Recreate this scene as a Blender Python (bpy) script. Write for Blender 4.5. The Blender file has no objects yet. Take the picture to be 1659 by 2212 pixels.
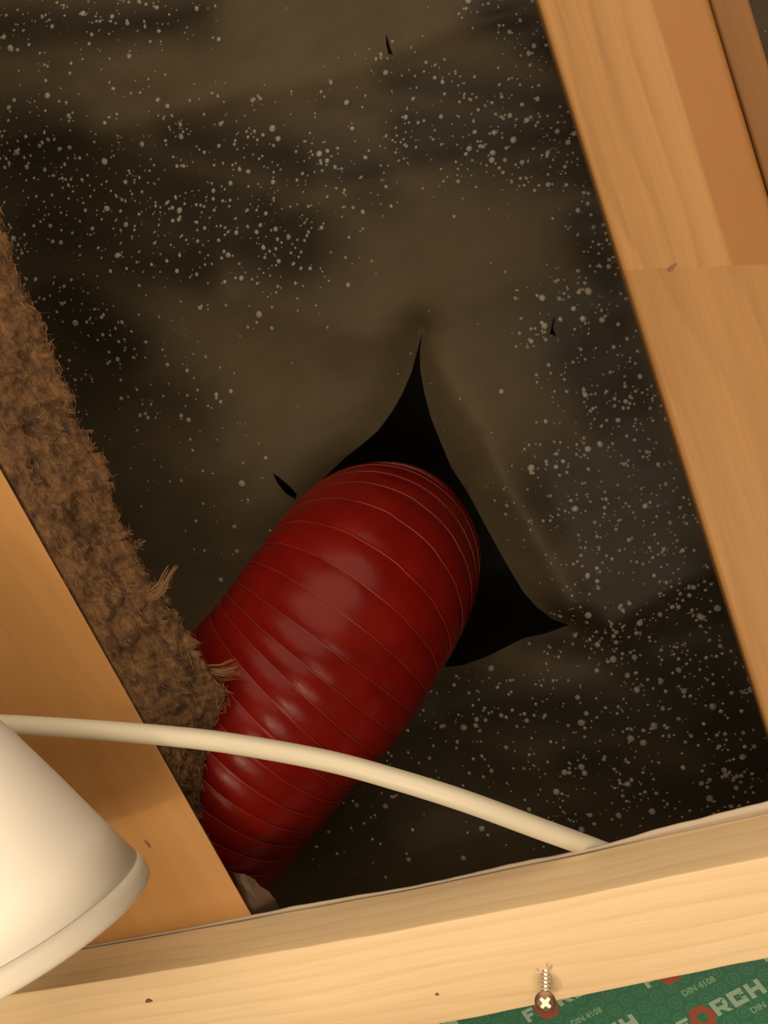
import bpy, bmesh, math, random
from mathutils import Vector, Matrix, noise
from mathutils.geometry import delaunay_2d_cdt
random.seed(7)
C = bpy.context.scene.collection
scene = bpy.context.scene

# ------------------------------------------------------------------ camera
W_, H_, F_ = 1659.0, 2212.0, 2000.0
CX, CY = W_ / 2, H_ / 2
D0 = 0.55                       # camera to the plane of the rafter faces
CAMZ = 1.75
ZP = CAMZ + D0                  # height of that plane (w = 0); w grows upwards into the roof cavity
n_c = Vector(((1375 - CX) / F_, (CY - 750) / F_, -1.0)).normalized()      # straight up, seen in camera axes
_ray = Vector(((830 - CX) / F_, (CY - 2015) / F_, -1.0))
_d = Vector((1, 0.2, 0))
u_c = (_d - _ray * (_d.dot(n_c) / _ray.dot(n_c))).normalized()            # along the batten
v_c = n_c.cross(u_c)
R3 = Matrix((u_c, v_c, n_c))
cam_data = bpy.data.cameras.new('camera')
cam_data.sensor_fit = 'HORIZONTAL'
cam_data.sensor_width = 36.0
cam_data.lens = F_ / W_ * 36.0
cam_data.clip_start = 0.01
cam_data.dof.use_dof = True
cam_data.dof.focus_distance = 0.56
cam_data.dof.aperture_fstop = 24.0
cam = bpy.data.objects.new('camera', cam_data)
C.objects.link(cam)
cam.matrix_world = Matrix.Translation((0, 0, CAMZ)) @ R3.to_4x4()
scene.camera = cam
CAM = Vector((0, 0, CAMZ))

def ray(px, py):
    return R3 @ Vector(((px - CX) / F_, (CY - py) / F_, -1.0))
def at(px, py, w=0.0):
    r = ray(px, py)
    return CAM + r * ((D0 + w) / r.z)
def pix(p):
    q = R3.transposed() @ (p - CAM)
    return CX + F_ * q.x / -q.z, CY - F_ * q.y / -q.z

# ------------------------------------------------------------------ world and lamps
world = bpy.data.worlds.new('dim_room')
scene.world = world
world.use_nodes = True
bg = world.node_tree.nodes['Background']
bg.inputs[0].default_value = (1.0, 0.76, 0.50, 1)
bg.inputs[1].default_value = 0.20

def lamp(name, kind, loc, power, color, size, target=None):
    l = bpy.data.lights.new(name, kind)
    l.energy = power
    l.color = color
    if kind == 'AREA':
        l.shape = 'DISK'; l.size = size
    else:
        l.shadow_soft_size = size
    o = bpy.data.objects.new(name, l)
    C.objects.link(o)
    o.location = loc
    if target is not None:
        o.rotation_euler = (Vector(target) - Vector(loc)).to_track_quat('-Z', 'Y').to_euler()
    return o
lamp('room_lamp', 'AREA', (-0.10, 0.50, 0.65), 14.0, (1.0, 0.79, 0.56), 0.9, (-0.25, 0.1, ZP))
lamp('added_fill_light', 'AREA', (0.35, -1.10, 1.10), 38.0, (1.0, 0.79, 0.56), 2.2, (-0.25, 0.2, ZP))  # added broad light that brightens the batten's inner side
lamp('bulb', 'POINT', (-0.32, 0.34, 1.25), 7.5, (1.0, 0.76, 0.48), 0.035)

scene.view_settings.view_transform = 'Standard'
scene.view_settings.look = 'None'
scene.view_settings.gamma = 1.0
scene.view_settings.use_curve_mapping = False
scene.view_settings.exposure = 0.0

# ------------------------------------------------------------------ helpers
def link(name, mesh, mat=None, parent=None, smooth=False):
    o = bpy.data.objects.new(name, mesh)
    C.objects.link(o)
    if mat: mesh.materials.append(mat)
    if parent: o.parent = parent
    if smooth:
        for p in mesh.polygons: p.use_smooth = True
    return o
def mesh_from(name, verts, faces):
    m = bpy.data.meshes.new(name)
    m.from_pydata([tuple(v) for v in verts], [], faces)
    m.update()
    return m
def bm_obj(name, bm, mat=None, parent=None, smooth=False):
    bmesh.ops.recalc_face_normals(bm, faces=bm.faces[:])
    m = bpy.data.meshes.new(name)
    bm.to_mesh(m); bm.free()
    return link(name, m, mat, parent, smooth)
def tag(o, label, cat, group=None):
    o['label'] = label; o['category'] = cat
    if group: o['group'] = group
    return o
def thing(name, label, cat, matrix):
    o = bpy.data.objects.new(name, None)
    C.objects.link(o)
    o.matrix_world = matrix
    o.empty_display_size = 0.05
    return tag(o, label, cat)
def catmull(pts, n):
    pts = [Vector(p) for p in pts]
    P = [pts[0] * 2 - pts[1]] + pts + [pts[-1] * 2 - pts[-2]]
    out = []
    for i in range(1, len(P) - 2):
        for k in range(n):
            t = k / n
            a, b, c, d = P[i - 1], P[i], P[i + 1], P[i + 2]
            out.append(0.5 * ((2 * b) + (c - a) * t + (2 * a - 5 * b + 4 * c - d) * t * t + (3 * b - a - 3 * c + d) * t ** 3))
    out.append(pts[-1].copy())
    return out
def resample(path, step):
    L = [0.0]
    for a, b in zip(path, path[1:]): L.append(L[-1] + (b - a).length)
    n = max(2, int(L[-1] / step))
    out, j = [], 0
    for i in range(n + 1):
        s = L[-1] * i / n
        while j < len(L) - 2 and L[j + 1] < s: j += 1
        t = (s - L[j]) / max(1e-9, L[j + 1] - L[j])
        out.append(path[j].lerp(path[j + 1], t))
    return out, L[-1]
def frames(path):
    T = []
    for i in range(len(path)):
        T.append((path[min(i + 1, len(path) - 1)] - path[max(i - 1, 0)]).normalized())
    N = [T[0].orthogonal().normalized()]
    for i in range(1, len(path)):
        n = N[-1] - T[i] * N[-1].dot(T[i])
        N.append(n.normalized())
    return [(t, n, t.cross(n)) for t, n in zip(T, N)]
def tube(path, radius, seg=16, cap=True):
    bm = bmesh.new()
    fr = frames(path)
    rings = []
    for i, (p, (t, n, b)) in enumerate(zip(path, fr)):
        r = radius(i) if callable(radius) else radius
        rings.append([bm.verts.new(p + n * (r * math.cos(a)) + b * (r * math.sin(a)))
                      for a in [2 * math.pi * k / seg for k in range(seg)]])
    for r0, r1 in zip(rings, rings[1:]):
        for k in range(seg):
            bm.faces.new((r0[k], r0[(k + 1) % seg], r1[(k + 1) % seg], r1[k]))
    if cap:
        bm.faces.new(rings[0][::-1]); bm.faces.new(rings[-1])
    return bm
def lathe(profile, seg=64, M=Matrix.Identity(4), close_ends=False):
    """profile: (radius, height along local Z)"""
    bm = bmesh.new()
    rings = []
    for r, z in profile:
        if r < 1e-6:
            rings.append([bm.verts.new(M @ Vector((0, 0, z)))])
        else:
            rings.append([bm.verts.new(M @ Vector((r * math.cos(2 * math.pi * k / seg), r * math.sin(2 * math.pi * k / seg), z))) for k in range(seg)])
    for a, b in zip(rings, rings[1:]):
        for k in range(seg):
            k2 = (k + 1) % seg
            if len(a) == 1 and len(b) == 1: continue
            if len(a) == 1: bm.faces.new((a[0], b[k2], b[k]))
            elif len(b) == 1: bm.faces.new((a[k], a[k2], b[0]))
            else: bm.faces.new((a[k], a[k2], b[k2], b[k]))
    return bm
def sstep(a, b, x):
    t = min(1, max(0, (x - a) / (b - a)))
    return t * t * (3 - 2 * t)
def lerp(a, b, t): return a + (b - a) * t
def interp(tab, x):
    if x <= tab[0][0]: 
        a, b = tab[0], tab[1]
    elif x >= tab[-1][0]:
        a, b = tab[-2], tab[-1]
    else:
        for a, b in zip(tab, tab[1:]):
            if a[0] <= x <= b[0]: break
    return a[1] + (b[1] - a[1]) * (x - a[0]) / (b[0] - a[0])
def seg_dist(p, a, b):
    ax, ay = a; bx, by = b
    dx, dy = bx - ax, by - ay
    t = ((p[0] - ax) * dx + (p[1] - ay) * dy) / (dx * dx + dy * dy)
    t = min(1, max(0, t))
    qx, qy = ax + dx * t, ay + dy * t
    s = (dx * (p[1] - ay) - dy * (p[0] - ax)) / math.hypot(dx, dy)
    return math.hypot(p[0] - qx, p[1] - qy), s, t
def poly_dist(p, poly, closed=True):
    best = (1e9, 0, 0)
    n = len(poly)
    for i in range(n if closed else n - 1):
        d = seg_dist(p, poly[i], poly[(i + 1) % n])
        if d[0] < best[0]: best = d
    return best
def inside(p, poly):
    c = False
    j = len(poly) - 1
    for i in range(len(poly)):
        if (poly[i][1] > p[1]) != (poly[j][1] > p[1]) and p[0] < (poly[j][0] - poly[i][0]) * (p[1] - poly[i][1]) / (poly[j][1] - poly[i][1]) + poly[i][0]:
            c = not c
        j = i
    return c

# ------------------------------------------------------------------ materials
class Nodes:
    def __init__(s, name):
        s.m = bpy.data.materials.new(name)
        s.m.use_nodes = True
        s.t = s.m.node_tree
        s.b = s.t.nodes['Principled BSDF']
        s.out = s.t.nodes['Material Output']
    def n(s, kind, **kw):
        x = s.t.nodes.new(kind)
        for k, v in kw.items(): setattr(x, k, v)
        return x
    def l(s, a, b): s.t.links.new(a, b)
    def math(s, op, a, b=None, c=None):
        x = s.n('ShaderNodeMath', operation=op)
        for i, v in enumerate((a, b, c)):
            if v is None: continue
            if isinstance(v, (int, float)): x.inputs[i].default_value = v
            else: s.l(v, x.inputs[i])
        return x.outputs[0]
    def mix(s, f, a, b, blend='MIX'):
        x = s.n('ShaderNodeMix', data_type='RGBA', blend_type=blend)
        for sock, v in ((x.inputs[0], f), (x.inputs[6], a), (x.inputs[7], b)):
            if isinstance(v, (int, float)): sock.default_value = v
            elif isinstance(v, tuple): sock.default_value = (*v[:3], 1)
            else: s.l(v, sock)
        return x.outputs[2]
    def ramp(s, f, stops):
        x = s.n('ShaderNodeValToRGB')
        e = x.color_ramp.elements
        while len(e) < len(stops): e.new(0.5)
        for k, (p, c) in enumerate(stops):
            e[k].position = p
            e[k].color = (c, c, c, 1) if isinstance(c, (int, float)) else (*c, 1)
        s.l(f, x.inputs[0])
        return x.outputs[0]
    def noise(s, vec, scale, detail=4, rough=0.55, dist=0.0):
        x = s.n('ShaderNodeTexNoise')
        x.inputs['Scale'].default_value = scale
        x.inputs['Detail'].default_value = detail
        x.inputs['Roughness'].default_value = rough
        x.inputs['Distortion'].default_value = dist
        s.l(vec, x.inputs['Vector'])
        return x.outputs[0]
    def coords(s, scale=(1, 1, 1), rot=(0, 0, 0), loc=(0, 0, 0)):
        tc = s.n('ShaderNodeTexCoord')
        mp = s.n('ShaderNodeMapping')
        mp.inputs['Scale'].default_value = scale
        mp.inputs['Rotation'].default_value = rot
        mp.inputs['Location'].default_value = loc
        s.l(tc.outputs['Object'], mp.inputs[0])
        return mp.outputs[0]
    def bump(s, h, strength, dist=0.001):
        x = s.n('ShaderNodeBump')
        x.inputs['Strength'].default_value = strength
        x.inputs['Distance'].default_value = dist
        s.l(h, x.inputs['Height'])
        s.l(x.outputs[0], s.b.inputs['Normal'])
    def set(s, **kw):
        for k, v in kw.items(): s.b.inputs[k.replace('_', ' ')].default_value = (*v, 1) if isinstance(v, tuple) else v
        return s

def wood(name, light, dark, freq=55, rough=0.55, skew=0.0, loc=(0, 0, 0), heart=None, heart_at=None, streak=0.5, sign=1):
    """grain along local X, year rings across local Y"""
    s = Nodes(name)
    v = s.coords((1.2, 1, 1), (0, 0, skew), loc)
    wob = s.noise(s.coords((2.2, 9, 9), (0, 0, skew), loc), 1.0, 2, 0.5)
    sep = s.n('ShaderNodeSeparateXYZ'); s.l(v, sep.inputs[0])
    y = s.math('ADD', s.math('MULTIPLY', sep.outputs[1], freq), s.math('MULTIPLY', wob, 5.0))
    y = s.math('ADD', y, s.math('MULTIPLY', sep.outputs[2], freq * 0.7))
    fr = s.math('FRACT', y)
    ring = s.ramp(fr, [(0.0, 0.1), (0.55, 0.35), (0.88, 1.0), (1.0, 0.1)])
    fine = s.noise(s.coords((14, 420, 420), (0, 0, skew), loc), 1.0, 4, 0.6)
    broad = s.noise(s.coords((3, 26, 26), (0, 0, skew), loc), 1.0, 3, 0.5)
    f = s.math('ADD', s.math('MULTIPLY', ring, 0.42 * streak), s.math('MULTIPLY', s.ramp(fine, [(0.35, 0.0), (0.75, 1.0)]), 0.30))
    f = s.math('ADD', f, s.math('MULTIPLY', s.ramp(broad, [(0.35, 0.0), (0.7, 1.0)]), 0.45))
    col = s.mix(f, light, dark)
    if heart:
        e = s.math('ADD', s.math('MULTIPLY', sep.outputs[1], sign), s.math('MULTIPLY', s.math('SUBTRACT', wob, 0.5), 0.012))
        hm = s.n('ShaderNodeMapRange', interpolation_type='SMOOTHSTEP')
        hm.inputs[1].default_value = heart_at - 0.0012; hm.inputs[2].default_value = heart_at + 0.0012
        s.l(e, hm.inputs[0])
        pale = s.n('ShaderNodeMapRange', interpolation_type='SMOOTHSTEP')
        pale.inputs[1].default_value = heart_at - 0.018; pale.inputs[2].default_value = heart_at - 0.002
        s.l(e, pale.inputs[0])
        col = s.mix(s.math('MULTIPLY', pale.outputs[0], 0.45), col, light)
        col = s.mix(hm.outputs[0], col, s.mix(s.math('MULTIPLY', f, 0.5), heart, dark))
    s.l(col, s.b.inputs['Base Color'])
    s.set(Roughness=rough)
    s.b.inputs['Specular IOR Level'].default_value = 0.3
    s.bump(s.math('ADD', fine, s.math('MULTIPLY', ring, 0.3)), 0.25, 0.0006)
    return s.m

M = {}
M['joist'] = wood('planed_pine_joist', (0.39, 0.208, 0.072), (0.31, 0.155, 0.046), 40, 0.5, 0.06, (0.3, 0.1, 0), streak=0.35)
M['batten'] = wood('raw_spruce_batten', (0.74, 0.60, 0.40), (0.58, 0.425, 0.235), 85, 0.6, 0.0, (0.12, 0.05, 0.02), streak=0.8)
M['knot'] = Nodes('knot_wood').set(Base_Color=(0.16, 0.07, 0.03), Roughness=0.6).m
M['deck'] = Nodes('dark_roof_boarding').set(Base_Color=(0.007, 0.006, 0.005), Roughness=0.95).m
M['end'] = Nodes('batten_splinter').set(Base_Color=(0.80, 0.70, 0.55), Roughness=0.7).m

def film_mat():
    s = Nodes('misted_polythene')
    at_ = s.n('ShaderNodeAttribute', attribute_name='mist_and_light')  # fine mist plus painted light and shade of the sheet
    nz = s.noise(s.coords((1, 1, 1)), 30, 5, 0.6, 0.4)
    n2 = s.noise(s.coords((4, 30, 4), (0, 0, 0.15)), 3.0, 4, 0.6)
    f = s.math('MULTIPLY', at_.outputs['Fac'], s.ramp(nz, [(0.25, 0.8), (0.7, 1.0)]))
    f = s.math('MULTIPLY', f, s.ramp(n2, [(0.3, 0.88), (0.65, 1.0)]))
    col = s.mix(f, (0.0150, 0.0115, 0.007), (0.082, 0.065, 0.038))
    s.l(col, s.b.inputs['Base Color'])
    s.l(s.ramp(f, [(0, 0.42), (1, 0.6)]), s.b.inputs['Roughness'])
    s.b.inputs['Specular IOR Level'].default_value = 0.12
    s.b.inputs['Alpha'].default_value = 0.93
    s.bump(s.noise(s.coords((1, 1, 1)), 90, 3, 0.5), 0.12, 0.002)
    return s.m
M['film'] = film_mat()

def water_mat():
    s = Nodes('condensation_water')
    s.set(Base_Color=(0.78, 0.75, 0.68), Roughness=0.10, IOR=1.33)
    s.b.inputs['Transmission Weight'].default_value = 0.86
    return s.m
M['water'] = water_mat()

def duct_mat():
    s = Nodes('red_duct_plastic')
    nz = s.noise(s.coords(), 26, 4, 0.6)
    s.l(s.mix(s.ramp(nz, [(0.3, 0.0), (0.7, 1.0)]), (0.10, 0.0032, 0.002), (0.135, 0.0052, 0.0027)), s.b.inputs['Base Color'])
    s.set(Roughness=0.27)
    s.b.inputs['Specular IOR Level'].default_value = 0.11
    s.bump(s.noise(s.coords(), 60, 3, 0.5), 0.3, 0.0016)
    return s.m
M['duct'] = duct_mat()
M['lip'] = Nodes('red_duct_ridge').set(Base_Color=(0.18, 0.016, 0.012), Roughness=0.3).m
def coir_mat():
    s = Nodes('brown_fibre_mat')
    a = s.noise(s.coords((60, 200, 200)), 1.0, 5, 0.7, 0.6)
    b = s.noise(s.coords(), 70, 5, 0.65)
    f = s.math('MULTIPLY', s.ramp(a, [(0.3, 0.0), (0.7, 1.0)]), s.ramp(b, [(0.32, 0.0), (0.5, 1.0)]))
    s.l(s.mix(f, (0.035, 0.014, 0.005), (0.19, 0.098, 0.034)), s.b.inputs['Base Color'])
    s.set(Roughness=0.9)
    s.bump(s.math('ADD', a, b), 0.8, 0.004)
    return s.m
M['coir'] = coir_mat()
M['fibre'] = Nodes('loose_wood_fibre').set(Base_Color=(0.17, 0.088, 0.034), Roughness=0.8).m
M['cable'] = Nodes('cream_pvc').set(Base_Color=(0.57, 0.545, 0.45), Roughness=0.45).m
M['shade'] = Nodes('white_shade_plastic').set(Base_Color=(0.90, 0.88, 0.83), Roughness=0.6).m
M['shade_rim'] = Nodes('frosted_rim_plastic').set(Base_Color=(0.66, 0.63, 0.56), Roughness=0.5).m
M['strip'] = Nodes('grey_white_film_edge').set(Base_Color=(0.46, 0.40, 0.33), Roughness=0.45).m
M['scrap'] = Nodes('torn_brown_scrap').set(Base_Color=(0.13, 0.082, 0.048), Roughness=0.7).m
M['steel'] = Nodes('bright_screw_steel').set(Base_Color=(0.75, 0.72, 0.68), Roughness=0.3, Metallic=1.0).m
M['recess'] = Nodes('recess_glint_steel').set(Base_Color=(0.95, 0.88, 0.70), Roughness=0.6, Metallic=0.3).m  # pale colour paints the light glinting in the cross
M['screw_head'] = Nodes('dull_brown_screw_steel').set(Base_Color=(0.20, 0.12, 0.08), Roughness=0.38, Metallic=0.8).m

# ------------------------------------------------------------------ roof deck behind everything (a dark boarded tray)
M['wall'] = Nodes('warm_white_wall_paint').set(Base_Color=(0.62, 0.55, 0.44), Roughness=0.9).m
M['floor'] = Nodes('plain_floor').set(Base_Color=(0.30, 0.23, 0.16), Roughness=0.7).m
def panel(name, v, mat):
    o = link(name, mesh_from(name, v, [(0, 1, 2, 3), (4, 5, 6, 7), (0, 1, 5, 4), (1, 2, 6, 5), (2, 3, 7, 6), (3, 0, 4, 7)]), mat)
    o['kind'] = 'structure'
def slab(name, x0, x1, y0, y1, z0, z1, mat):
    panel(name, [(x0, y0, z0), (x1, y0, z0), (x1, y1, z0), (x0, y1, z0), (x0, y0, z1), (x1, y0, z1), (x1, y1, z1), (x0, y1, z1)], mat)
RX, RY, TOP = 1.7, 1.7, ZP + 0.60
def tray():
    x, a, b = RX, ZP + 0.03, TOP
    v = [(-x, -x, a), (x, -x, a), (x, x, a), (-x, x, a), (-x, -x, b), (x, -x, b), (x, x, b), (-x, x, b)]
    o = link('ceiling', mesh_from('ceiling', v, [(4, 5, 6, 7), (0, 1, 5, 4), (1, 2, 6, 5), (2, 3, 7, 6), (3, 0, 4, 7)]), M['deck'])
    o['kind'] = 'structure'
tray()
slab('floor', -RX, RX, -RY, RY, -0.05, 0.0, M['floor'])
slab('wall_left', -RX - 0.05, -RX, -RY, RY, 0.0, ZP + 0.03, M['wall'])
slab('wall_right', RX, RX + 0.05, -RY, RY, 0.0, ZP + 0.03, M['wall'])
slab('wall_front', -RX, RX, RY, RY + 0.05, 0.0, ZP + 0.03, M['wall'])
slab('wall_back', -RX, RX, -RY - 0.05, -RY, 0.0, ZP + 0.03, M['wall'])

# ------------------------------------------------------------------ timbers
def timber_matrix(p0, p1, w):
    a, b = at(*p0, w), at(*p1, w)
    X = (b - a).normalized()
    Z = Vector((0, 0, 1))
    Y = Z.cross(X).normalized()
    return Matrix.Translation(a) @ Matrix((X, Y, Z)).transposed().to_4x4(), (b - a).length
def beam(name, x0, x1, y0, y1, z0, z1, mat, parent, bev=0.0015, skew0=0.0, skew1=0.0, cuts=0):
    """box in local axes; skew tilts the end cuts in the XY plane"""
    bm = bmesh.new()
    c = [(x0 + skew0 * y0, y0), (x1 + skew1 * y0, y0), (x1 + skew1 * y1, y1), (x0 + skew0 * y1, y1)]
    lo = [bm.verts.new((x, y, z0)) for x, y in c]
    hi = [bm.verts.new((x, y, z1)) for x, y in c]
    bm.faces.new(lo[::-1]); bm.faces.new(hi)
    for k in range(4): bm.faces.new((lo[k], lo[(k + 1) % 4], hi[(k + 1) % 4], hi[k]))
    bmesh.ops.recalc_face_normals(bm, faces=bm.faces[:])
    es = [e for e in bm.edges if abs((e.verts[0].co - e.verts[1].co).normalized().x) > 0.9]
    bmesh.ops.bevel(bm, geom=es, offset=bev, segments=3, affect='EDGES', profile=0.5)
    o = bm_obj(name, bm, mat, parent)
    for p in o.data.polygons: p.use_smooth = True
    o.data.set_sharp_from_angle(angle=math.radians(50))
    return o

# left joist: right edge from (0,1011) to (525,1943); local +Y is image left or right depending on handedness
JM, JL = timber_matrix((-450, 212), (752, 2346), 0.0)
def side_sign(Mx, px):
    return 1 if (Mx.inverted() @ at(*px, 0.0)).y > 0 else -1
sj = side_sign(JM, (-300, 1800))
jo = thing('timber_joist', 'pale planed joist at left, between the white lampshade and the brown fibre mat', 'joist', JM)
y0, y1 = sorted((0.0, sj * 0.165))
jb_ = beam('timber', 0, JL, y0, y1, 0.0, 0.034, M['joist'], jo)
for v in jb_.data.vertices:            # the inner edge of the joist is sawn at a slant, back from its face
    if abs(v.co.y) < 0.05: v.co.y += sj * 0.74 * v.co.z
# small dark nick in the joist face
def knot_disc(name, p, rx, ry, mat, parent, ang=0.0, dz=0.0006):
    bm = bmesh.new()
    vs = []
    for k in range(14):
        a = 2 * math.pi * k / 14
        r = 1 + 0.18 * math.sin(3 * a + rx * 9000)
        x, y = rx * r * math.cos(a), ry * r * math.sin(a)
        vs.append(bm.verts.new((x * math.cos(ang) - y * math.sin(ang), x * math.sin(ang) + y * math.cos(ang), 0)))
    f = bm.faces.new(vs)
    r = bmesh.ops.extrude_face_region(bm, geom=[f])
    for v in r['geom']:
        if isinstance(v, bmesh.types.BMVert): v.co.z += dz
    o = bm_obj(name, bm, mat, parent)
    inv = parent.matrix_world.inverted() if parent else Matrix.Identity(4)
    o.matrix_local = inv @ Matrix.Translation(p)
    return o
knot_disc('knot', at(319, 1823, -0.0002), 0.0035, 0.0011, M['knot'], jo, 1.25)

# right rafter: left edge (1160,0) -> (1659,1582)
RM, RL = timber_matrix((971, -600), (1926, 2430), 0.0)
sr = side_sign(RM, (1640, 900))
ra = thing('timber_rafter', 'broad planed rafter at right with a finger joint and a reddish heartwood stripe', 'rafter', RM)
Ri = RM.inverted()
wid = abs((Ri @ at(1533, 0)).y)
ja, jb = Ri @ at(1352, 583), Ri @ at(1625, 572)
sk = (jb.x - ja.x) / (jb.y - ja.y)
jx = ja.x - sk * ja.y
y0, y1 = sorted((0.0, sr * wid))
hb = abs((Ri @ at(1410, 0)).y)
M['rafter_a'] = wood('planed_rafter_upper', (0.38, 0.212, 0.078), (0.25, 0.128, 0.040), 75, 0.5, 0.0, (0.0, 0.0, 0.0), streak=0.9,
                     heart=(0.285, 0.128, 0.039), heart_at=hb, sign=sr)
M['rafter_b'] = wood('planed_rafter_lower', (0.365, 0.20, 0.072), (0.25, 0.128, 0.040), 45, 0.5, 0.05, (0.7, 0.3, 0.2), streak=0.6)
beam('timber_length', 0, jx, y0, y1, 0.0, 0.235, M['rafter_a'], ra, 0.0035, 0, sk)
lower = beam('timber_length', jx, RL, y0, y1, 0.0, 0.235, M['rafter_b'], ra, 0.0035, sk, 0)
knot_disc('knot', at(1451, 578, -0.0002), 0.0030, 0.0012, M['knot'], ra, -0.35)

# second timber set back behind the rafter, top right corner
BM, BL = timber_matrix((1467, -200), (1810, 920), 0.012)
sb = side_sign(BM, (1900, 200))
bk = thing('backing_timber', 'darker timber strip set back in the top right corner beside the broad rafter', 'timber', BM)
bw = abs((BM.inverted() @ at(1619, 0, 0.012)).y)
M['backing'] = wood('dull_backing_timber', (0.20, 0.095, 0.030), (0.15, 0.068, 0.02), 50, 0.6, 0.0, (0.2, 0.6, 0.1))
y0, y1 = sorted((sb * 0.0008 + 0.0, sb * bw))
beam('timber', 0, BL, y0, y1, 0.0, 0.12, M['backing'], bk, 0.002)

# ------------------------------------------------------------------ batten across the bottom (slightly bowed)
BD = 0.0473
mid = [(-260, 2186), (0, 2153), (350, 2098), (830, 2016), (1200, 1945), (1659, 1850), (1900, 1800)]
bot = [(-260, 2430), (0, 2388), (500, 2297), (950, 2212), (1300, 2141), (1659, 2069), (1900, 2021)]
BO = at(700, 2100, 0.0)
BMX = Matrix.Translation(BO)
bt = thing('spruce_batten', 'pale raw spruce batten running across the bottom of the picture, screwed in', 'batten', BMX)
bm = bmesh.new()
rings = []
N = 90
for i in range(N + 1):
    x = -900 + (2300 + 900) * i / N
    a = at(x, interp(mid, x), -BD) - BO
    b0 = at(x, interp(bot, x), -BD) - BO
    b = Vector((a.x, b0.y + (a.x - b0.x) * -0.0, a.z))
    wob = 0.0004 * noise.noise(Vector((x * 0.01, 1, 2)))
    y0, y1 = a.y + wob, b.y + 0.0004 * noise.noise(Vector((x * 0.013, 5, 2)))
    z0, z1 = -BD, -0.0012
    r = 0.0016
    prof = [(y0, z1), (y0, z0 + r), (y0 + r * 0.3, z0 + r * 0.3), (y0 + r, z0), ((y0 + y1) / 2, z0), (y1 - r, z0), (y1 - r * 0.3, z0 + r * 0.3), (y1, z0 + r), (y1, z1)]
    rings.append([bm.verts.new((a.x, y, z)) for y, z in prof])
for r0, r1 in zip(rings, rings[1:]):
    for k in range(len(r0)):
        k2 = (k + 1) % len(r0)
        bm.faces.new((r0[k], r0[k2], r1[k2], r1[k]))
bm.faces.new(rings[0]); bm.faces.new(rings[-1])
timb = bm_obj('timber', bm, M['batten'], bt)
for p in timb.data.polygons: p.use_smooth = True
timb.data.set_sharp_from_angle(angle=math.radians(40))
for (px, py, rx, ry, an) in ((321, 2162, 0.0028, 0.0014, 0.0), (944, 2148, 0.0013, 0.0008, 0.1)):
    knot_disc('knot', at(px, py, -BD - 0.0003), rx, ry, M['knot'], bt, an)

# ------------------------------------------------------------------ polythene sheet with a torn opening
FW = 0.278
tear = [(912, 715), (903, 752), (888, 806), (868, 852), (845, 892), (815, 932), (782, 960), (746, 988), (700, 1032), (640, 1090),
        (600, 1180), (600, 1290), (655, 1390), (760, 1455), (880, 1462), (950, 1443), (1000, 1437), (1050, 1419), (1085, 1402), (1130, 1379),
        (1180, 1368), (1229, 1350), (1195, 1338), (1160, 1312), (1130, 1278), (1100, 1228), (1072, 1178), (1040, 1120), (1008, 1060),
        (975, 1010), (952, 955), (932, 905), (917, 850), (908, 800), (907, 760)]
slits = [[(592, 1022), (603, 1030), (622, 1052), (632, 1072), (628, 1084), (612, 1068), (598, 1042)],
         [(842, 84), (846, 92), (852, 112), (858, 130), (849, 128), (844, 108)],
         [(1197, 684), (1199, 690), (1195, 708), (1202, 728), (1193, 722), (1187, 728), (1192, 706)]]
EW = 0.298
def xy(p, w): 
    q = at(p[0], p[1], w); return (q.x, q.y)
S = (D0 + FW) / F_      # metres per pixel on the sheet
hole_w = [xy(p, EW) for p in tear]
slits_w = [[xy(p, FW + 0.004) for p in s] for s in slits]
folds = [  # pixel polyline, amplitude towards the room, fade above (image up), fade below
    ([(-100, 330), (250, 275), (480, 215), (700, 170), (860, 115), (960, 68), (1250, -10)], 0.013, 0.050, 0.015),
    ([(-100, 130), (150, 75), (380, 20), (560, -60)], 0.009, 0.040, 0.022),
    ([(60, 640), (300, 565), (560, 500), (700, 425), (900, 395), (1080, 352), (1300, 315)], 0.012, 0.022, 0.060),
    ([(915, 720), (985, 850), (1050, 930), (1090, 1040), (1150, 1150), (1230, 1300)], 0.012, 0.020, 0.020),
    ([(500, 640), (700, 700), (860, 735), (912, 712), (1040, 640), (1160, 560)], 0.010, 0.035, 0.030),
    ([(1230, 1350), (1330, 1330), (1480, 1240), (1700, 1180)], 0.0025, 0.03, 0.02),
    ([(960, 1440), (1130, 1375), (1229, 1350)], 0.005, 0.02, 0.03),
]
folds_w = [([xy(p, FW) for p in pl], a, u, d) for pl, a, u, d in folds]
def film_w(x, y):
    w = FW
    for pl, a, up, dn in folds_w:
        d, s, t = poly_dist((x, y), pl, False)
        k = up if s < 0 else dn
        w -= a * math.exp(-(d / k) ** 1.5)
    w += 0.010 * noise.noise(Vector((x * 5, y * 9, 1.3))) + 0.0022 * noise.noise(Vector((x * 14, y * 26, 4.1)))
    w += 0.0005 * noise.noise(Vector((x * 45, y * 70, 7.7)))
    d = poly_dist((x, y), hole_w)[0]
    k = math.exp(-(d / 0.020) ** 1.3)
    return w * (1 - k) + EW * k
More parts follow.
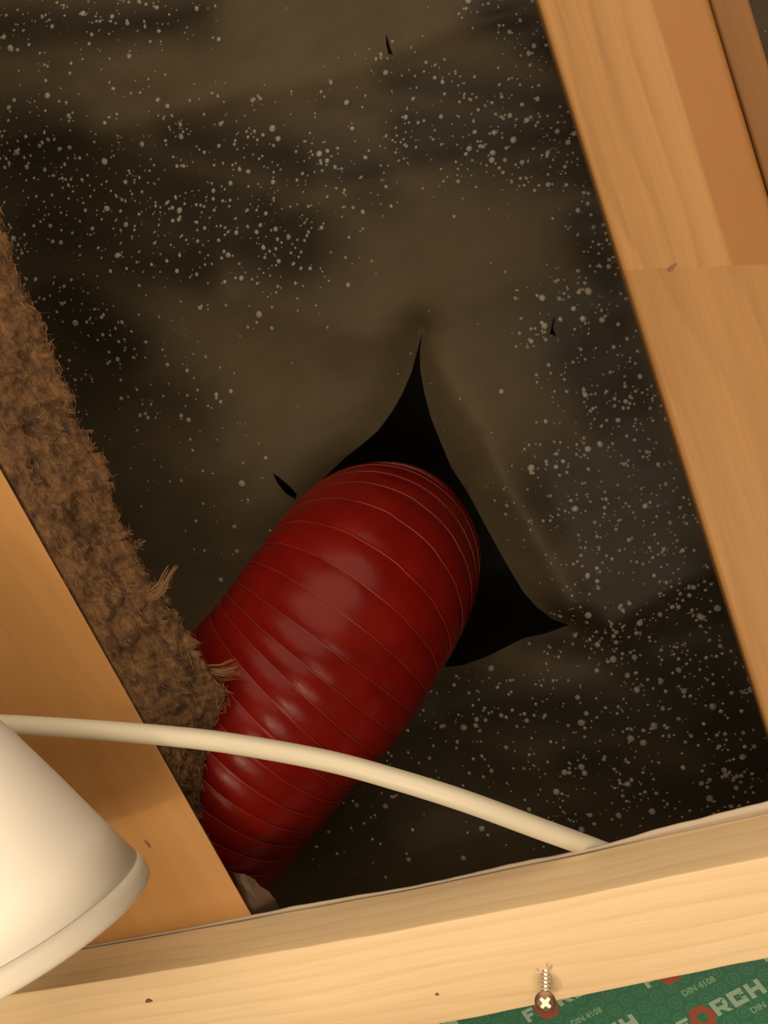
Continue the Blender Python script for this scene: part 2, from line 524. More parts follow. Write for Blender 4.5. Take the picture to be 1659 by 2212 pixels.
# mist / beads: where drops sit (pixels); mist is the fine fog where they do not
blobs = [(60, 330, 620, 520, 130, 1.0), (100, 480, 420, 560, 90, 1.0), (380, 300, 800, 380, 100, 0.75), (900, 300, 1240, 330, 90, 1.0), (860, 170, 1230, 240, 70, 0.7),
         (1060, 20, 1200, 110, 60, 0.8), (-40, 60, 420, 40, 70, 0.8), (120, 140, 300, 190, 80, 0.35), (120, 640, 260, 760, 90, 0.8),
         (200, 820, 420, 880, 110, 0.5), (260, 950, 480, 1120, 110, 0.25), (1270, 480, 1380, 900, 60, 0.9), (1240, 700, 1420, 1100, 110, 0.9),
         (1230, 1050, 1520, 1300, 130, 1.0), (1330, 1300, 1600, 1620, 140, 1.0), (1000, 1520, 1500, 1560, 110, 0.75),
         (900, 1560, 1250, 1760, 110, 0.55), (1250, 1650, 1659, 1750, 110, 0.8), (640, 1780, 860, 1800, 90, 0.3), (1160, 1380, 1320, 1420, 60, 0.7),
         (1240, 380, 1330, 420, 30, 0.9), (700, 220, 900, 250, 50, 0.4)]
def bead(px, py, mott=True):
    v = 0.02
    for x0, y0, x1, y1, wd, wt in blobs:
        d = seg_dist((px, py), (x0, y0), (x1, y1))[0]
        v = max(v, wt * math.exp(-(d / wd) ** (2.2 if mott else 1.5)))
    if mott: v *= 0.45 + 0.9 * sstep(-0.25, 0.35, noise.noise(Vector((px * 0.012, py * 0.02, 3.0))))
    return min(1, v)
lit_streaks = [([(200, 285), (480, 215), (700, 170), (860, 115), (970, 65)], 24, 0.30), ([(620, 440), (900, 396), (1260, 322)], 16, 0.22),
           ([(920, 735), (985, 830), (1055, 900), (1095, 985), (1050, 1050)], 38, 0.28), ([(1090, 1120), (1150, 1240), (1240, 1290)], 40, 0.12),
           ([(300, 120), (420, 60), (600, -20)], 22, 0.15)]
def build_film():
    step = 0.0058
    cmin, cmax = at(-260, -260, FW), at(1950, 2400, FW)
    xs = (min(cmin.x, at(-260, 2400, FW).x), max(cmax.x, at(1950, -260, FW).x))
    ys = (min(cmin.y, at(1950, -260, FW).y), max(cmax.y, at(-260, 2400, FW).y))
    pts, edges = [], []
    def loop(poly, st):
        dense = []
        for a, b in zip(poly, poly[1:] + poly[:1]):
            n = max(1, int(math.hypot(b[0] - a[0], b[1] - a[1]) / st))
            for k in range(n): dense.append((lerp(a[0], b[0], k / n), lerp(a[1], b[1], k / n)))
        i0 = len(pts)
        pts.extend(Vector(p) for p in dense)
        for k in range(len(dense)): edges.append((i0 + k, i0 + (k + 1) % len(dense)))
    loop(hole_w, 0.004)
    for s in slits_w: loop(s, 0.003)
    nx = int((xs[1] - xs[0]) / step); ny = int((ys[1] - ys[0]) / step)
    allh = [hole_w] + slits_w
    for j in range(ny + 1):
        for i in range(nx + 1):
            p = (xs[0] + (i + (0.5 if j % 2 else 0)) * step, ys[0] + j * step)
            if any(inside(p, h) for h in allh): continue
            if min(poly_dist(p, h)[0] for h in allh) < step * 0.4: continue
            pts.append(Vector(p))
    for j in range(-22, 23):              # coarser beyond what is worked in detail
        for i in range(-26, 23):
            p = (i * 0.035 - 0.1, j * 0.035 + 0.1)
            if xs[0] - 0.02 < p[0] < xs[1] + 0.02 and ys[0] - 0.02 < p[1] < ys[1] + 0.02: continue
            pts.append(Vector(p))
    vo, _, fo, _, _, _ = delaunay_2d_cdt(pts, edges, [], 0, 1e-7)
    faces = []
    for f in fo:
        cx = sum(vo[i].x for i in f) / len(f); cy = sum(vo[i].y for i in f) / len(f)
        if any(inside((cx, cy), h) for h in allh): continue
        faces.append(tuple(f))
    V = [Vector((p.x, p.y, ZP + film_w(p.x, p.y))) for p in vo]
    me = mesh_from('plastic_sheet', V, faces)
    mist_and_light = me.attributes.new('mist_and_light', 'FLOAT', 'POINT')
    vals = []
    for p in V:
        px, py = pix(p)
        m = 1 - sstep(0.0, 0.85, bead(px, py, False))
        m *= 1 - 0.75 * sstep(420, 80, px) * sstep(150, 320, py)      # joist's shade, painted as darker sheet beside the mat
        m *= 1 - 0.5 * sstep(1500, 1750, py)  # batten's shade painted into the lower part of the sheet
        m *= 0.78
        for pl, wd, am in lit_streaks:           # light caught by the folds, painted as paler streaks
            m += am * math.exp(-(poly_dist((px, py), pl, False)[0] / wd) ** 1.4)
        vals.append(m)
    mist_and_light.data.foreach_set('value', vals)
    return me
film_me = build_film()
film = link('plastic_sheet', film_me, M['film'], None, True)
tag(film, 'misty dark polythene sheet beaded with water drops, torn open around the red duct', 'plastic sheet')

# water drops
def drop_mesh(name, sub):
    bm = bmesh.new()
    seg, rows = (12, 5) if sub else (8, 3)
    rings = []
    for j in range(rows):
        a = math.pi / 2 * j / rows
        rings.append([bm.verts.new((math.cos(a) * math.cos(2 * math.pi * k / seg), math.cos(a) * math.sin(2 * math.pi * k / seg), -0.55 * math.sin(a))) for k in range(seg)])
    top = bm.verts.new((0, 0, -0.55))
    for a, b in zip(rings, rings[1:]):
        for k in range(seg): bm.faces.new((a[k], a[(k + 1) % seg], b[(k + 1) % seg], b[k]))
    for k in range(seg): bm.faces.new((rings[-1][k], rings[-1][(k + 1) % seg], top))
    bm.faces.new(rings[0][::-1])
    bmesh.ops.recalc_face_normals(bm, faces=bm.faces[:])
    m = bpy.data.meshes.new(name)
    bm.to_mesh(m); bm.free()
    m.materials.append(M['water'])
    for p in m.polygons: p.use_smooth = len(p.vertices) < 8
    return m
drops = []
tries = 0
while len(drops) < 3800 and tries < 90000:
    tries += 1
    px, py = random.uniform(-40, 1700), random.uniform(-60, 1960)
    b = bead(px, py)
    if random.random() > b: continue
    p = at(px, py, FW)
    q = (p.x, p.y)
    if inside(q, hole_w) or poly_dist(q, hole_w)[0] < 0.004: continue
    r = min(0.0032, 0.00088 * math.exp(random.gauss(0.08, 0.48)) * (1.15 if py > 1300 else 1.0))
    e = 0.002
    w0 = film_w(*q)
    nx = (film_w(q[0] + e, q[1]) - w0) / e
    ny = (film_w(q[0], q[1] + e) - w0) / e
    nrm = Vector((-nx, -ny, 1)).normalized()
    drops.append((r, Vector((q[0], q[1], ZP + w0 - 0.0001)), nrm))
drops.sort(key=lambda d: -d[0])
dm = drop_mesh('water_drop', True)
for i, (r, p, nrm) in enumerate(drops[:300]):
    o = bpy.data.objects.new('water_drop', dm)
    C.objects.link(o)
    o.parent = film
    rot = nrm.to_track_quat('Z', 'Y').to_matrix().to_4x4()
    o.matrix_local = Matrix.Translation(p) @ rot @ Matrix.Diagonal((r, r * random.uniform(0.85, 1.15), r, 1))
small = drop_mesh('small', False)
sv = [v.co.copy() for v in small.vertices]; sf = [tuple(p.vertices) for p in small.polygons]
V, Fc = [], []
for r, p, nrm in drops[300:]:
    mx = Matrix.Translation(p) @ nrm.to_track_quat('Z', 'Y').to_matrix().to_4x4() @ Matrix.Diagonal((r, r * random.uniform(0.85, 1.15), r, 1))
    k = len(V)
    V += [mx @ v for v in sv]; Fc += [tuple(i + k for i in f) for f in sf]
o = link('fine_water_drops', mesh_from('fine_water_drops', V, Fc), M['water'], film, True)
o['kind'] = 'stuff'
bpy.data.meshes.remove(small)

# ------------------------------------------------------------------ red corrugated duct
ctrl = [at(110, 2195, 0.128), at(200, 2060, 0.128), at(292, 1925, 0.128), at(385, 1798, 0.129), at(474, 1675, 0.135), at(571, 1553, 0.147), at(667, 1445, 0.166), at(732, 1352, 0.186),
        at(782, 1276, 0.215), at(812, 1228, 0.255), at(826, 1210, 0.300), at(833, 1198, 0.350), at(838, 1190, 0.42)]
path, plen = resample(catmull(ctrl, 24), 0.0012)
fr = frames(path)
PITCH, R0 = 0.0160, 0.0960
rt = thing('flexible_duct', 'red ribbed flexible air duct pushed through the torn opening in the sheet', 'duct', Matrix.Translation(path[len(path) // 2]))
off = path[len(path) // 2]
def saw(x):
    f = x % 1.0
    return (f / 0.86) if f < 0.86 else 1 - (f - 0.86) / 0.14
SEG = 96
bm = bmesh.new()
rings = []
sl = plen / (len(path) - 1)
lip = []
def r_at(i): return R0 - 0.011 * (1 - sstep(0.10, 0.48, i * sl / plen))
for i, (p, (t, nn, bb)) in enumerate(zip(path, fr)):
    ring = []
    for k in range(SEG):
        a = 2 * math.pi * k / SEG
        ph = i * sl / PITCH + k / SEG
        r = r_at(i) - 0.0017 + 0.0016 * abs(math.sin(math.pi * (ph + 0.14))) ** 0.7
        r += 0.0009 * noise.noise(Vector((i * sl * 14, math.cos(a) * 2.2, math.sin(a) * 2.2)))
        ring.append(bm.verts.new(p + (nn * math.cos(a) + bb * math.sin(a)) * r - off))
    rings.append(ring)
for r0, r1 in zip(rings, rings[1:]):
    for k in range(SEG):
        bm.faces.new((r0[k], r0[(k + 1) % SEG], r1[(k + 1) % SEG], r1[k]))
bm_obj('duct_wall', bm, M['duct'], rt, True)
# the helical wire ridge
hel = []
turns = int(plen / PITCH)
for q in range(turns * 64):
    ph = q / 64
    # radius peak where saw phase = .86 ; phase = s/PITCH + a/2pi
    a = -2 * math.pi * ph
    s = (0.86 + ph) * PITCH
    i = s / sl
    if i >= len(path) - 1: break
    j = int(i); f = i - j
    p = path[j].lerp(path[j + 1], f)
    t, nn, bb = fr[j]
    hel.append(p + (nn * math.cos(a) + bb * math.sin(a)) * (r_at(j) - 0.0010) - off)
bm_obj('spiral_wire', tube(hel, 0.0005, 6), M['lip'], rt, True)

# ------------------------------------------------------------------ brown fibre insulation mat beside the joist
outer = [(-350, -230), (-250, -40), (-150, 150), (-60, 330), (0, 470), (15, 520), (40, 600), (85, 690), (115, 770), (150, 850), (180, 930), (232, 1005), (240, 1070), (262, 1130), (290, 1180),
         (312, 1230), (358, 1290), (395, 1350), (425, 1400), (452, 1450), (478, 1490), (470, 1540), (452, 1600), (442, 1650), (436, 1690), (431, 1720), (430, 1760), (432, 1810), (436, 1870)]
edge_w = 0.047
def jedge(f, y=0.0, z=0.0): return JM @ Vector((f, sj * y, z))
outp, _ = resample(catmull([at(x, y, edge_w) for x, y in outer], 10), 0.0016)
IO = outp[len(outp) // 2]
IM = Matrix.Translation(IO) @ JM.to_3x3().to_4x4()
ins = thing('insulation_mat', 'rough brown fibre insulation mat wedged behind the joist at left', 'insulation', IM)
Ii = IM.inverted()
bm = bmesh.new()
rows = []
JI = JM.inverted()
NT = 34
n_out = len(outp)
for i, po in enumerate(outp):
    lj = JI @ po
    u1 = noise.noise(Vector((lj.x * 70, 3, 1))) + 0.8 * noise.noise(Vector((lj.x * 190, 7, 2))) + 0.6 * noise.noise(Vector((lj.x * 420, 9, 2)))
    lj.y -= sj * 0.0042 * u1
    po = JM @ lj
    fx = max(0.0, lj.x - 0.02)
    pin = JM @ Vector((fx, sj * 0.0028, 0.0045))       # against the joist side, just behind its face
    row = []
    for k in range(NT + 1):
        t = k / NT
        q = pin.lerp(po, t)
        q.z -= 0.012 * math.sin(math.pi * t) * 0.6
        amp = 0.0062 * min(1, 4 * t)
        ns = noise.noise(Vector((q.x * 60, q.y * 60, q.z * 60))) + 0.6 * noise.noise(Vector((q.x * 150, q.y * 150, q.z * 150))) + 0.5 * noise.noise(Vector((q.x * 330, q.y * 330, q.z * 330)))
        ns += 0.9 * noise.noise(Vector((q.x * 24, q.y * 24, q.z * 24)))
        q.z -= amp * ns * 0.7
        q += Vector((1, 0, 0)) * amp * 0.7 * ns
        row.append(bm.verts.new(Ii @ q))
    # back of the mat, deeper in
    lo = JI @ po
    kz = min(1.0, max(0, n_out - 36 - i) / 60)
    zb = lerp(edge_w + 0.003, 0.085, kz)
    back = JM @ Vector((lo.x - 0.012 * (1 - kz), lo.y + sj * lerp(0.014, 0.026, kz), zb)); b2 = JM @ Vector((fx, sj * 0.048, zb))
    row.append(bm.verts.new(Ii @ po.lerp(back, 0.3)))
    row.append(bm.verts.new(Ii @ back.lerp(b2, 0.25)))
    row.append(bm.verts.new(Ii @ b2))
    rows.append(row)
for r0, r1 in zip(rows, rows[1:]):
    n = len(r0)
    for k in range(n):
        bm.faces.new((r0[k], r0[(k + 1) % n], r1[(k + 1) % n], r1[k]))
bm.faces.new(rows[0]); bm.faces.new(rows[-1])
surf_pts = [[v.co.copy() for v in r[:NT + 1]] for r in rows]
bm_obj('mat_body', bm, M['coir'], ins, True)
# loose fibres (too many to count)
V, Fc = [], []
def fibre(p, d, length, width, bend, segs=4):
    side = d.cross(Vector((random.uniform(-1, 1), random.uniform(-1, 1), random.uniform(-1, 1)))).normalized()
    k = len(V)
    q = p.copy()
    for j in range(segs + 1):
        w = width * (1 - 0.7 * j / segs)
        V.append(q + side * w); V.append(q - side * w)
        d = (d + bend * (1.0 / segs)).normalized()
        q = q + d * (length / segs)
    for j in range(segs): Fc.append((k + 2 * j, k + 2 * j + 1, k + 2 * j + 3, k + 2 * j + 2))
for _ in range(3600):
    i = random.randrange(2, len(surf_pts) - 2)
    k = min(NT, int(NT * (1 - random.random() ** 1.3))) if _ % 4 else NT
    p = surf_pts[i][k]
    along = (surf_pts[i + 1][k] - surf_pts[i - 1][k]).normalized()
    d = (along * random.choice((-1, 1)) + Vector((random.gauss(0, .45), -sj * abs(random.gauss(0, .35)), -abs(random.gauss(0, .35))))).normalized()
    fibre(p, d, random.uniform(0.002, 0.008), random.uniform(0.00015, 0.0005), Vector((random.gauss(0, .7), random.gauss(0, .7), random.gauss(0, .5))))
o = link('loose_fibres', mesh_from('loose_fibres', V, Fc), M['fibre'], ins)
o['kind'] = 'stuff'
# tufts standing off the mat
def tuft(pts, width, w, n=26, label=None):
    global V, Fc
    V, Fc = [], []
    pw = [Ii @ at(x, y, w) for x, y in pts]
    pp, L = resample(catmull(pw, 8), 0.002)
    for _ in range(n):
        off_ = Vector((random.gauss(0, 1), random.gauss(0, 1), random.gauss(0, .6))) * width
        wd = random.uniform(0.0003, 0.0008)
        k = len(V)
        st = random.randrange(0, max(1, len(pp) // 3)); en = random.randrange(2 * len(pp) // 3, len(pp))
        side = Vector((random.gauss(0, 1), random.gauss(0, 1), random.gauss(0, .3))).normalized()
        cnt = 0
        for j in range(st, en + 1):
            f = (j - st) / max(1, en - st)
            fl = off_ * (0.5 + 0.9 * (j / len(pp)))
            ww = wd * (1 - 0.6 * f)
            V.append(pp[j] + fl + side * ww); V.append(pp[j] + fl - side * ww); cnt += 1
        for j in range(cnt - 1): Fc.append((k + 2 * j, k + 2 * j + 1, k + 2 * j + 3, k + 2 * j + 2))
    o = link('tuft', mesh_from('tuft', V, Fc), M['fibre'], ins)
    o['kind'] = 'stuff'
tuft([(232, 1385), (262, 1335), (310, 1295), (345, 1275), (365, 1245), (378, 1228)], 0.0018, 0.036, 90)
tuft([(425, 1462), (455, 1450), (480, 1452), (512, 1443)], 0.0022, 0.052, 50)
tuft([(440, 1500), (462, 1505), (478, 1515), (480, 1530)], 0.0022, 0.052, 40)
tuft([(270, 1190), (290, 1180), (302, 1172), (308, 1168)], 0.0012, 0.055, 20)

# ------------------------------------------------------------------ small torn scrap in the corner
sc = [(505, 1886), (528, 1888), (548, 1898), (562, 1914), (580, 1925), (596, 1945), (604, 1962), (560, 1992), (528, 1985), (515, 1945), (512, 1912)]
so = at(555, 1950, 0.012)
bm = bmesh.new()
vs = []
for i, (x, y) in enumerate(sc):
    p = at(x, y, 0.012 + 0.006 * math.sin(i * 1.3)) - so
    vs.append(bm.verts.new(p))
cv = bm.verts.new(at(556, 1945, 0.004) - so)
for a, b in zip(vs, vs[1:] + vs[:1]): bm.faces.new((a, b, cv))
r = bmesh.ops.solidify(bm, geom=bm.faces[:], thickness=0.0006)
o = bm_obj('torn_scrap', bm, M['scrap'], None, True)
o.location = so
tag(o, 'small torn brown scrap poking up in the corner where joist meets batten', 'scrap')

# ------------------------------------------------------------------ film strip trapped along the upper edge of the batten
TOPC = []
def top_edge(x):   # pixel line of the batten's back upper edge
    return pix(at(x, interp(mid, x), -BD) + Vector((0, 0, BD)))
px_w = [(-200, 4), (200, 4), (420, 6), (600, 9), (640, 11), (800, 8), (880, 5), (1000, 6), (1060, 8), (1150, 10), (1250, 7), (1330, 9), (1420, 17), (1540, 20), (1659, 24), (1850, 26)]
so = at(900, 1900, 0.0)
bm = bmesh.new()
rings = []
for i in range(181):
    x = -880 + 3150 * i / 180
    tx, ty = top_edge(x)
    h = interp(px_w, tx) + 1.6 * noise.noise(Vector((x * 0.02, 0, 0)))
    a = at(tx, ty, 0.0)
    hm = h * 0.000275
    pr = [(0.012, -0.0010), (-0.001, -0.0010), (-hm * 0.5, -0.0016), (-hm, -0.0009), (-hm - 0.0004, 0.0002), (-hm, 0.0006), (0.0, -0.0004), (0.012, -0.0005)]
    rings.append([bm.verts.new(Vector((a.x, a.y + y, ZP + z)) - so) for y, z in pr])
for r0, r1 in zip(rings, rings[1:]):
    for k in range(8): bm.faces.new((r0[k], r0[(k + 1) % 8], r1[(k + 1) % 8], r1[k]))
bm.faces.new(rings[0]); bm.faces.new(rings[-1])
o = bm_obj('film_strip', bm, M['strip'], None, True)
o.location = so
tag(o, 'thin greyish white plastic strip trapped along the upper edge of the spruce batten', 'plastic strip')

# ------------------------------------------------------------------ green printed membrane tape below the batten
def tape_mat():
    s = Nodes('green_printed_tape')
    c = 0.0112      # spacing of the ring print
    v = s.coords((1 / c, 1 / c, 1), (0, 0, 0.48))
    sep = s.n('ShaderNodeSeparateXYZ'); s.l(v, sep.inputs[0])
    def cell(ox, oy):
        x = s.math('SUBTRACT', s.math('FRACT', s.math('ADD', sep.outputs[0], ox)), 0.5)
        y = s.math('SUBTRACT', s.math('FRACT', s.math('ADD', s.math('MULTIPLY', sep.outputs[1], 0.57735), oy)), 0.5)
        y = s.math('MULTIPLY', y, 1.73205)
        return s.math('SQRT', s.math('ADD', s.math('MULTIPLY', x, x), s.math('MULTIPLY', y, y)))
    d = s.math('MINIMUM', cell(0, 0), cell(0.5, 0.5))
    ringf = s.math('PINGPONG', s.math('MULTIPLY', d, 1.0), 0.11)
    line = s.ramp(s.math('MULTIPLY', ringf, 9.09), [(0.70, 0.0), (0.9, 1.0)])
    line = s.math('MULTIPLY', line, s.ramp(d, [(0.48, 1.0), (0.52, 0.0)]))
    s.l(s.mix(s.math('MULTIPLY', line, 0.55), (0.012, 0.106, 0.060), (0.050, 0.225, 0.145)), s.b.inputs['Base Color'])
    s.set(Roughness=0.38)
    return s.m
M['tape'] = tape_mat()
M['print'] = Nodes('pale_print_ink').set(Base_Color=(0.20, 0.31, 0.245), Roughness=0.5).m
M['smallprint'] = Nodes('pale_green_print_ink').set(Base_Color=(0.14, 0.27, 0.165), Roughness=0.5).m
M['nut'] = Nodes('rust_red_print_ink').set(Base_Color=(0.21, 0.037, 0.012), Roughness=0.5).m
TO = at(1300, 2200, 0.0)
tp = thing('membrane_tape', 'shiny green printed membrane tape under the lower edge of the spruce batten', 'tape', Matrix.Translation(TO))
P4 = [at(-800, 2540, 0) - TO, at(2250, 1930, 0) - TO, at(2310, 2290, 0) - TO, at(-730, 2920, 0) - TO]
bm = bmesh.new()
q = [bm.verts.new((p.x, p.y, -0.0011)) for p in P4] + [bm.verts.new((p.x, p.y, -0.0002)) for p in P4]
bm.faces.new(q[:4]); bm.faces.new(q[4:])
for k in range(4): bm.faces.new((q[k], q[(k + 1) % 4], q[4 + (k + 1) % 4], q[4 + k]))
bm_obj('tape_film', bm, M['tape'], tp)
# print, in a local frame along the text: unit = one cap height
cap = 0.0092
def tframe(px, py):
    o_ = at(px, py, -0.0011)
    X = at(px + 122, py - 62, -0.0011) - o_
    X.normalize()
    Yu = Vector((X.y, -X.x, 0))       # towards the top of the letters
    if (pix(o_ + Yu * 0.01)[1]) > py: Yu = -Yu
    return o_ - TO, X, Yu
# block letters as polygons in a unit box (x right, y up)
LET = {'F': [[(0, 0), (.3, 0), (.3, .36), (.75, .36), (.75, .62), (.3, .62), (.3, .74), (.95, .74), (.95, 1), (0, 1)]],
       'R': [[(0, 0), (.3, 0), (.3, 1), (0, 1)], [(.3, .76), (.78, .76), (1, .88), (.8, 1), (.3, 1)], [(.72, .5), (1, .5), (1, .88), (.72, .8)], [(.3, .3), (.9, .3), (1, .5), (.3, .53)], [(.45, .3), (.74, 0), (1.08, 0), (.78, .3)]],
       'C': [[(0, 0), (1, 0), (1, .3), (0, .3)], [(0, .3), (.32, .3), (.32, .7), (0, .7)], [(0, .7), (1, .7), (1, 1), (0, 1)], [(.70, .28), (1, .28), (1, .42), (.70, .42)], [(.70, .58), (1, .58), (1, .72), (.70, .72)]],
       'H': [[(0, 0), (.3, 0), (.3, 1), (0, 1)], [(.7, 0), (1, 0), (1, 1), (.7, 1)], [(.3, .37), (.7, .37), (.7, .63), (.3, .63)]]}
def put(bmx, poly, o_, X, Y, x0, y0, sc_, z):
    bmx.faces.new([bmx.verts.new(o_ + X * (x0 + a * sc_) + Y * (y0 + b * sc_) + Vector((0, 0, z))) for a, b in poly])
curve = bpy.data.curves.new('print_text', 'FONT')
curve.body = 'DIN 4108'
curve.size = 0.0058
curve.resolution_u = 2
curve.offset = 0.00012
tmp = bpy.data.objects.new('print_text', curve)
C.objects.link(tmp)
bpy.context.view_layer.update()
tm = bpy.data.meshes.new_from_object(tmp.evaluated_get(bpy.context.evaluated_depsgraph_get()))
tv = [v.co.copy() for v in tm.vertices]; tf = [tuple(p.vertices) for p in tm.polygons]
bpy.data.objects.remove(tmp); bpy.data.curves.remove(curve); bpy.data.meshes.remove(tm)
DV, DF = [], []
logos = [(1518, 2198, 62), (1441, 2100, 0), (1180, 2176, 50), (880, 2262, 0), (1256, 2268, 0), (1700, 2040, 0), (1640, 2290, 0)]
for (px, py, dd) in logos:
    o_, X, Y = tframe(px, py)
    for ch, x in (('F', -1.85), ('R', 0.95), ('C', 2.30), ('H', 3.65)):
        lb = bmesh.new()
        for poly in LET[ch]: put(lb, poly, o_, X, Y, cap * x, -cap * 0.42, cap * (1.12 if ch != 'F' else 0.95), -0.00004)
        bmesh.ops.remove_doubles(lb, verts=lb.verts[:], dist=1e-6)
        bm_obj('letter', lb, M['print'], tp)
    nb = bmesh.new()
    hexv = [(1.0 * math.cos(math.radians(60 * k)), 1.0 * math.sin(math.radians(60 * k))) for k in range(6)]
    outer_, inner_ = [], []
    for k in range(24):
        a = math.radians(15 * k)
        f = (a % (math.pi / 3)) - math.pi / 6
        ro = 0.98 * math.cos(math.pi / 6) / math.cos(f)
        ro = min(ro, 0.955)
        for lst, r in ((outer_, ro), (inner_, 0.37)):
            lst.append(nb.verts.new(o_ + X * (cap * r * math.cos(a)) + Y * (cap * r * math.sin(a)) + Vector((0, 0, -0.00005))))
    for k in range(24): nb.faces.new((outer_[k], outer_[(k + 1) % 24], inner_[(k + 1) % 24], inner_[k]))
    no = bm_obj('nut_emblem', nb, M['nut'], tp)
    no['label'] = 'rust red hexagonal nut emblem printed on the tape'
    # small line of text right of and under the emblem
    oo = o_ + X * (cap * (1.15 if px != 1518 else 3.0)) - Y * (cap * (-0.55 if px == 1441 else 1.3))
    if px == 1441: oo = at(1478, 2153, -0.0011) - TO
    if px == 1180: oo = at(1238, 2217, -0.0011) - TO
    k = len(DV)
    DV += [oo + X * v.x + Y * v.y + Vector((0, 0, -0.00004)) for v in tv]
    DF += [tuple(i + k for i in f) for f in tf]
do = link('small_print', mesh_from('small_print', DV, DF), M['smallprint'], tp)
do['kind'] = 'stuff'
do['label'] = 'small pale green print reading DIN 4108'

# ------------------------------------------------------------------ cross-head screw driven through the batten edge
hd = at(1178, 2164, -BD - 0.016)
en = at(1178, 2100, -BD)
ax = (en - hd).normalized()
face_n = (CAM - hd).normalized()
z_ax = (ax * 0.35 - face_n * 0.65).normalized()
SX = z_ax.orthogonal().normalized()
roll = math.radians(20)
SM = Matrix.Translation(hd) @ z_ax.to_track_quat('Z', 'Y').to_matrix().to_4x4() @ Matrix.Rotation(roll, 4, 'Z')
sw = thing('cross_head_screw', 'brown cross head screw standing proud of the lower edge of the spruce batten', 'screw', SM)
Si = SM.inverted()
hr = 0.0062
# head: rim ring with a cross opening in the face
bm = bmesh.new()
a_, L_ = 0.0012, 0.0037
cross = [(a_, a_), (L_, a_ * .8), (L_, -a_ * .8), (a_, -a_), (a_ * .8, -L_), (-a_ * .8, -L_), (-a_, -a_), (-L_, -a_ * .8), (-L_, a_ * .8), (-a_, a_), (-a_ * .8, L_), (a_ * .8, L_)]
circ = [(hr * math.cos(2 * math.pi * k / 32), hr * math.sin(2 * math.pi * k / 32)) for k in range(32)]
mid_c = [(0.75 * x, 0.75 * y) for x, y in circ]
pts = [Vector(p) for p in cross] + [Vector(p) for p in mid_c] + [Vector(p) for p in circ]
ed = [(i, (i + 1) % 12) for i in range(12)] + [(44 + i, 44 + (i + 1) % 32) for i in range(32)]
vo, _, fo, _, _, _ = delaunay_2d_cdt(pts, ed, [], 0, 1e-9)
def dome(x, y):
    r = math.hypot(x, y) / hr
    return -0.0022 + 0.0016 * r * r
bv = [bm.verts.new((p.x, p.y, dome(p.x, p.y))) for p in vo]
for f in fo:
    c = Vector((sum(vo[i].x for i in f) / 3, sum(vo[i].y for i in f) / 3))
    if inside(c, cross): continue
    bm.faces.new([bv[i] for i in f])
# rim side and underside cone
rim0 = [min(bv, key=lambda v: (v.co.x - x) ** 2 + (v.co.y - y) ** 2) for x, y in circ]
prev = rim0
for r, z in ((hr * 1.0, 0.0003), (hr * 0.85, 0.0012), (hr * 0.4, 0.0032)):
    cur = [bm.verts.new((r * math.cos(2 * math.pi * k / 32), r * math.sin(2 * math.pi * k / 32), z)) for k in range(32)]
    for k in range(32): bm.faces.new((prev[k], prev[(k + 1) % 32], cur[(k + 1) % 32], cur[k]))
    prev = cur
ho = bm_obj('screw_head', bm, M['screw_head'], sw)
bm = bmesh.new()
t0 = [bm.verts.new((x, y, dome(x, y) + 0.0001)) for x, y in cross]
t1 = [bm.verts.new((x * .8, y * .8, -0.0012)) for x, y in cross]
for k in range(12): bm.faces.new((t0[k], t0[(k + 1) % 12], t1[(k + 1) % 12], t1[k]))
bm.faces.new(t1)
cr = bm_obj('cross_recess', bm, M['recess'], sw)
cr['label'] = 'bright cross shaped recess'
# threaded shank from the head up into the wood
sa, sb_ = Si @ (hd + z_ax * 0.002), Si @ (en + (en - hd) * 0.25 + Vector((0, 0, 0.004)))
sp = [sa.lerp(sb_, k / 60) for k in range(61)]
bm_obj('shank', tube(sp, lambda i: 0.0028 + 0.0006 * (0.5 + 0.5 * math.cos(i * 2 * math.pi / 6)), 14), M['steel'], sw, True)
# splinters lifted from the batten beside the shank
for k, (dx, dy, ln) in enumerate(((6, -4, 0.007), (12, -10, 0.006), (-12, -4, 0.005), (8, 6, 0.005), (3, -16, 0.004))):
    p = at(1178 + dx, 2104 + dy, -BD - 0.0004) - BO
    d = Vector((0.3 * (1 if dx > 0 else -1), -0.5, -0.75)).normalized()
    bm = tube([p - d * 0.001, p + d * ln * 0.5, p + d * ln], lambda i: (0.0007, 0.0006, 0.0001)[i], 5)
    bm_obj('splinter', bm, M['end'], bt)

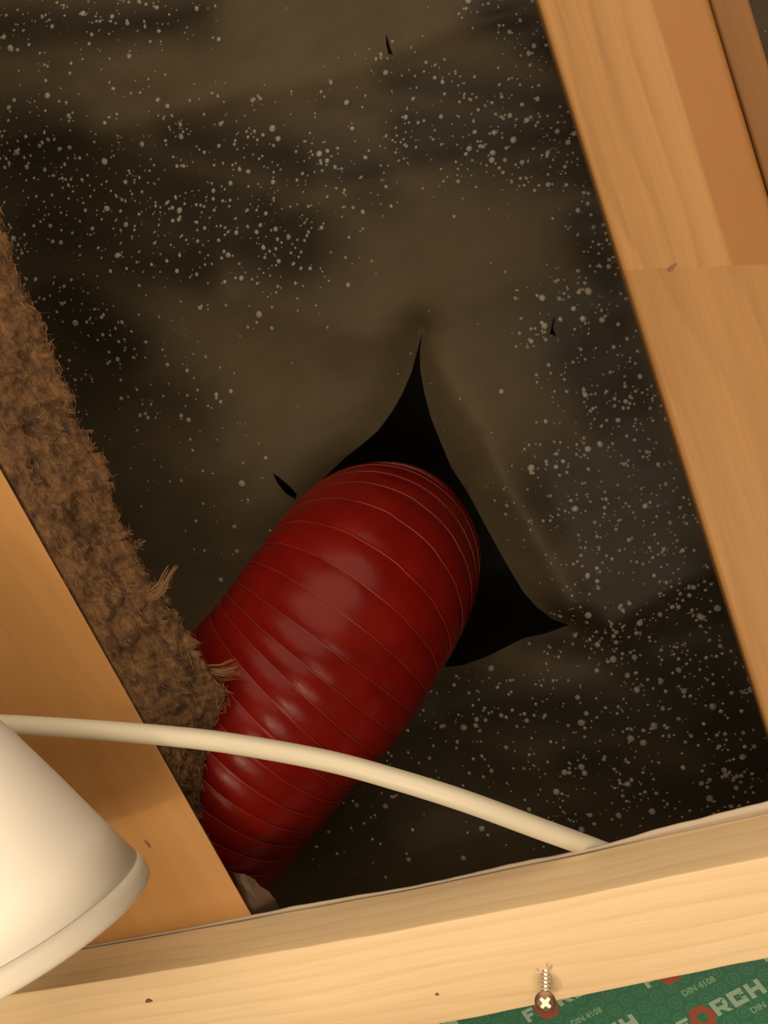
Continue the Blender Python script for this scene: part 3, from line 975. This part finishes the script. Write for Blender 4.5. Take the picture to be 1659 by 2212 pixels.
# ------------------------------------------------------------------ cream cable
cp = [(-700, 1600, -0.012), (-450, 1572, -0.026), (-260, 1562, -0.030), (-120, 1560, -0.030), (0, 1564, -0.030), (150, 1573, -0.030), (345, 1588, -0.030), (500, 1606, -0.030), (700, 1642, -0.030), (850, 1682, -0.028), (1000, 1729, -0.023),
      (1150, 1784, -0.010), (1265, 1826, 0.0075), (1350, 1858, 0.014), (1450, 1892, 0.015)]
cpath, _ = resample(catmull([at(*p) for p in cp], 16), 0.003)
co = cpath[len(cpath) // 2]
o = bm_obj('cable', tube([p - co for p in cpath], 0.00665, 28), M['cable'], None, True)
o.location = co
tag(o, 'thick cream plastic cable curving across the opening and in behind the batten', 'cable')

# ------------------------------------------------------------------ white lampshade at lower left
wl = -0.150
Cc = at(-13, 2045, wl)
vd = ray(-13, 2045).normalized()
pa = (at(-13 + 37.2, 2045 + 92.8, wl) - Cc)
pa = (pa - vd * pa.dot(vd)).normalized()
cs = 86.0 / 350.0
A3 = (pa * math.sqrt(1 - cs * cs) + vd * cs).normalized()
dist = (Cc - CAM).length
sc_ = dist / math.hypot(F_, math.hypot(-13 - CX, 2045 - CY))   # metres per pixel at that spot
LM = Matrix.Translation(Cc) @ A3.to_track_quat('Z', 'Y').to_matrix().to_4x4()
ls = thing('lampshade', 'smooth white cone shaped lampshade with a dull rim band, cut off by the left edge', 'lampshade', LM)
px = sc_
body = [(0.0, -640 * px), (70 * px, -640 * px), (92 * px, -628 * px), (104 * px, -600 * px), (192 * px, -413 * px), (250 * px, -270 * px), (296 * px, -150 * px), (337 * px, -46 * px),
        (329 * px, -46 * px), (288 * px, -150 * px), (184 * px, -413 * px), (96 * px, -596 * px), (0, -625 * px)]
bm_obj('shade_body', lathe(body, 96), M['shade'], ls, True)
rim = [(335 * px, -45 * px), (340.5 * px, -45 * px), (347 * px, -26 * px), (350.5 * px, -8 * px), (350 * px, 0), (346 * px, 5 * px), (338 * px, 6 * px), (330 * px, 0), (326 * px, -44 * px), (335 * px, -45 * px)]
bm_obj('shade_rim', lathe(rim, 96), M['shade_rim'], ls, True)['label'] = 'duller frosted rim band of the shade'

# stem that carries the shade from the joist (out of the photograph, beyond its left edge)
Li = LM.inverted()
top_ = LM @ Vector((0, 0, -632 * px))
st = [top_, top_ - A3 * 0.012 + Vector((0, 0, 0.004)), top_ - A3 * 0.016 + Vector((-0.065, 0.03, 0.025))]
st.append(Vector((st[-1].x, st[-1].y, ZP - 0.0005)))
sp_, _ = resample(catmull([Li @ p for p in st], 10), 0.003)
bm_obj('lamp_stem', tube(sp_, 0.007, 16), M['shade'], ls, True)
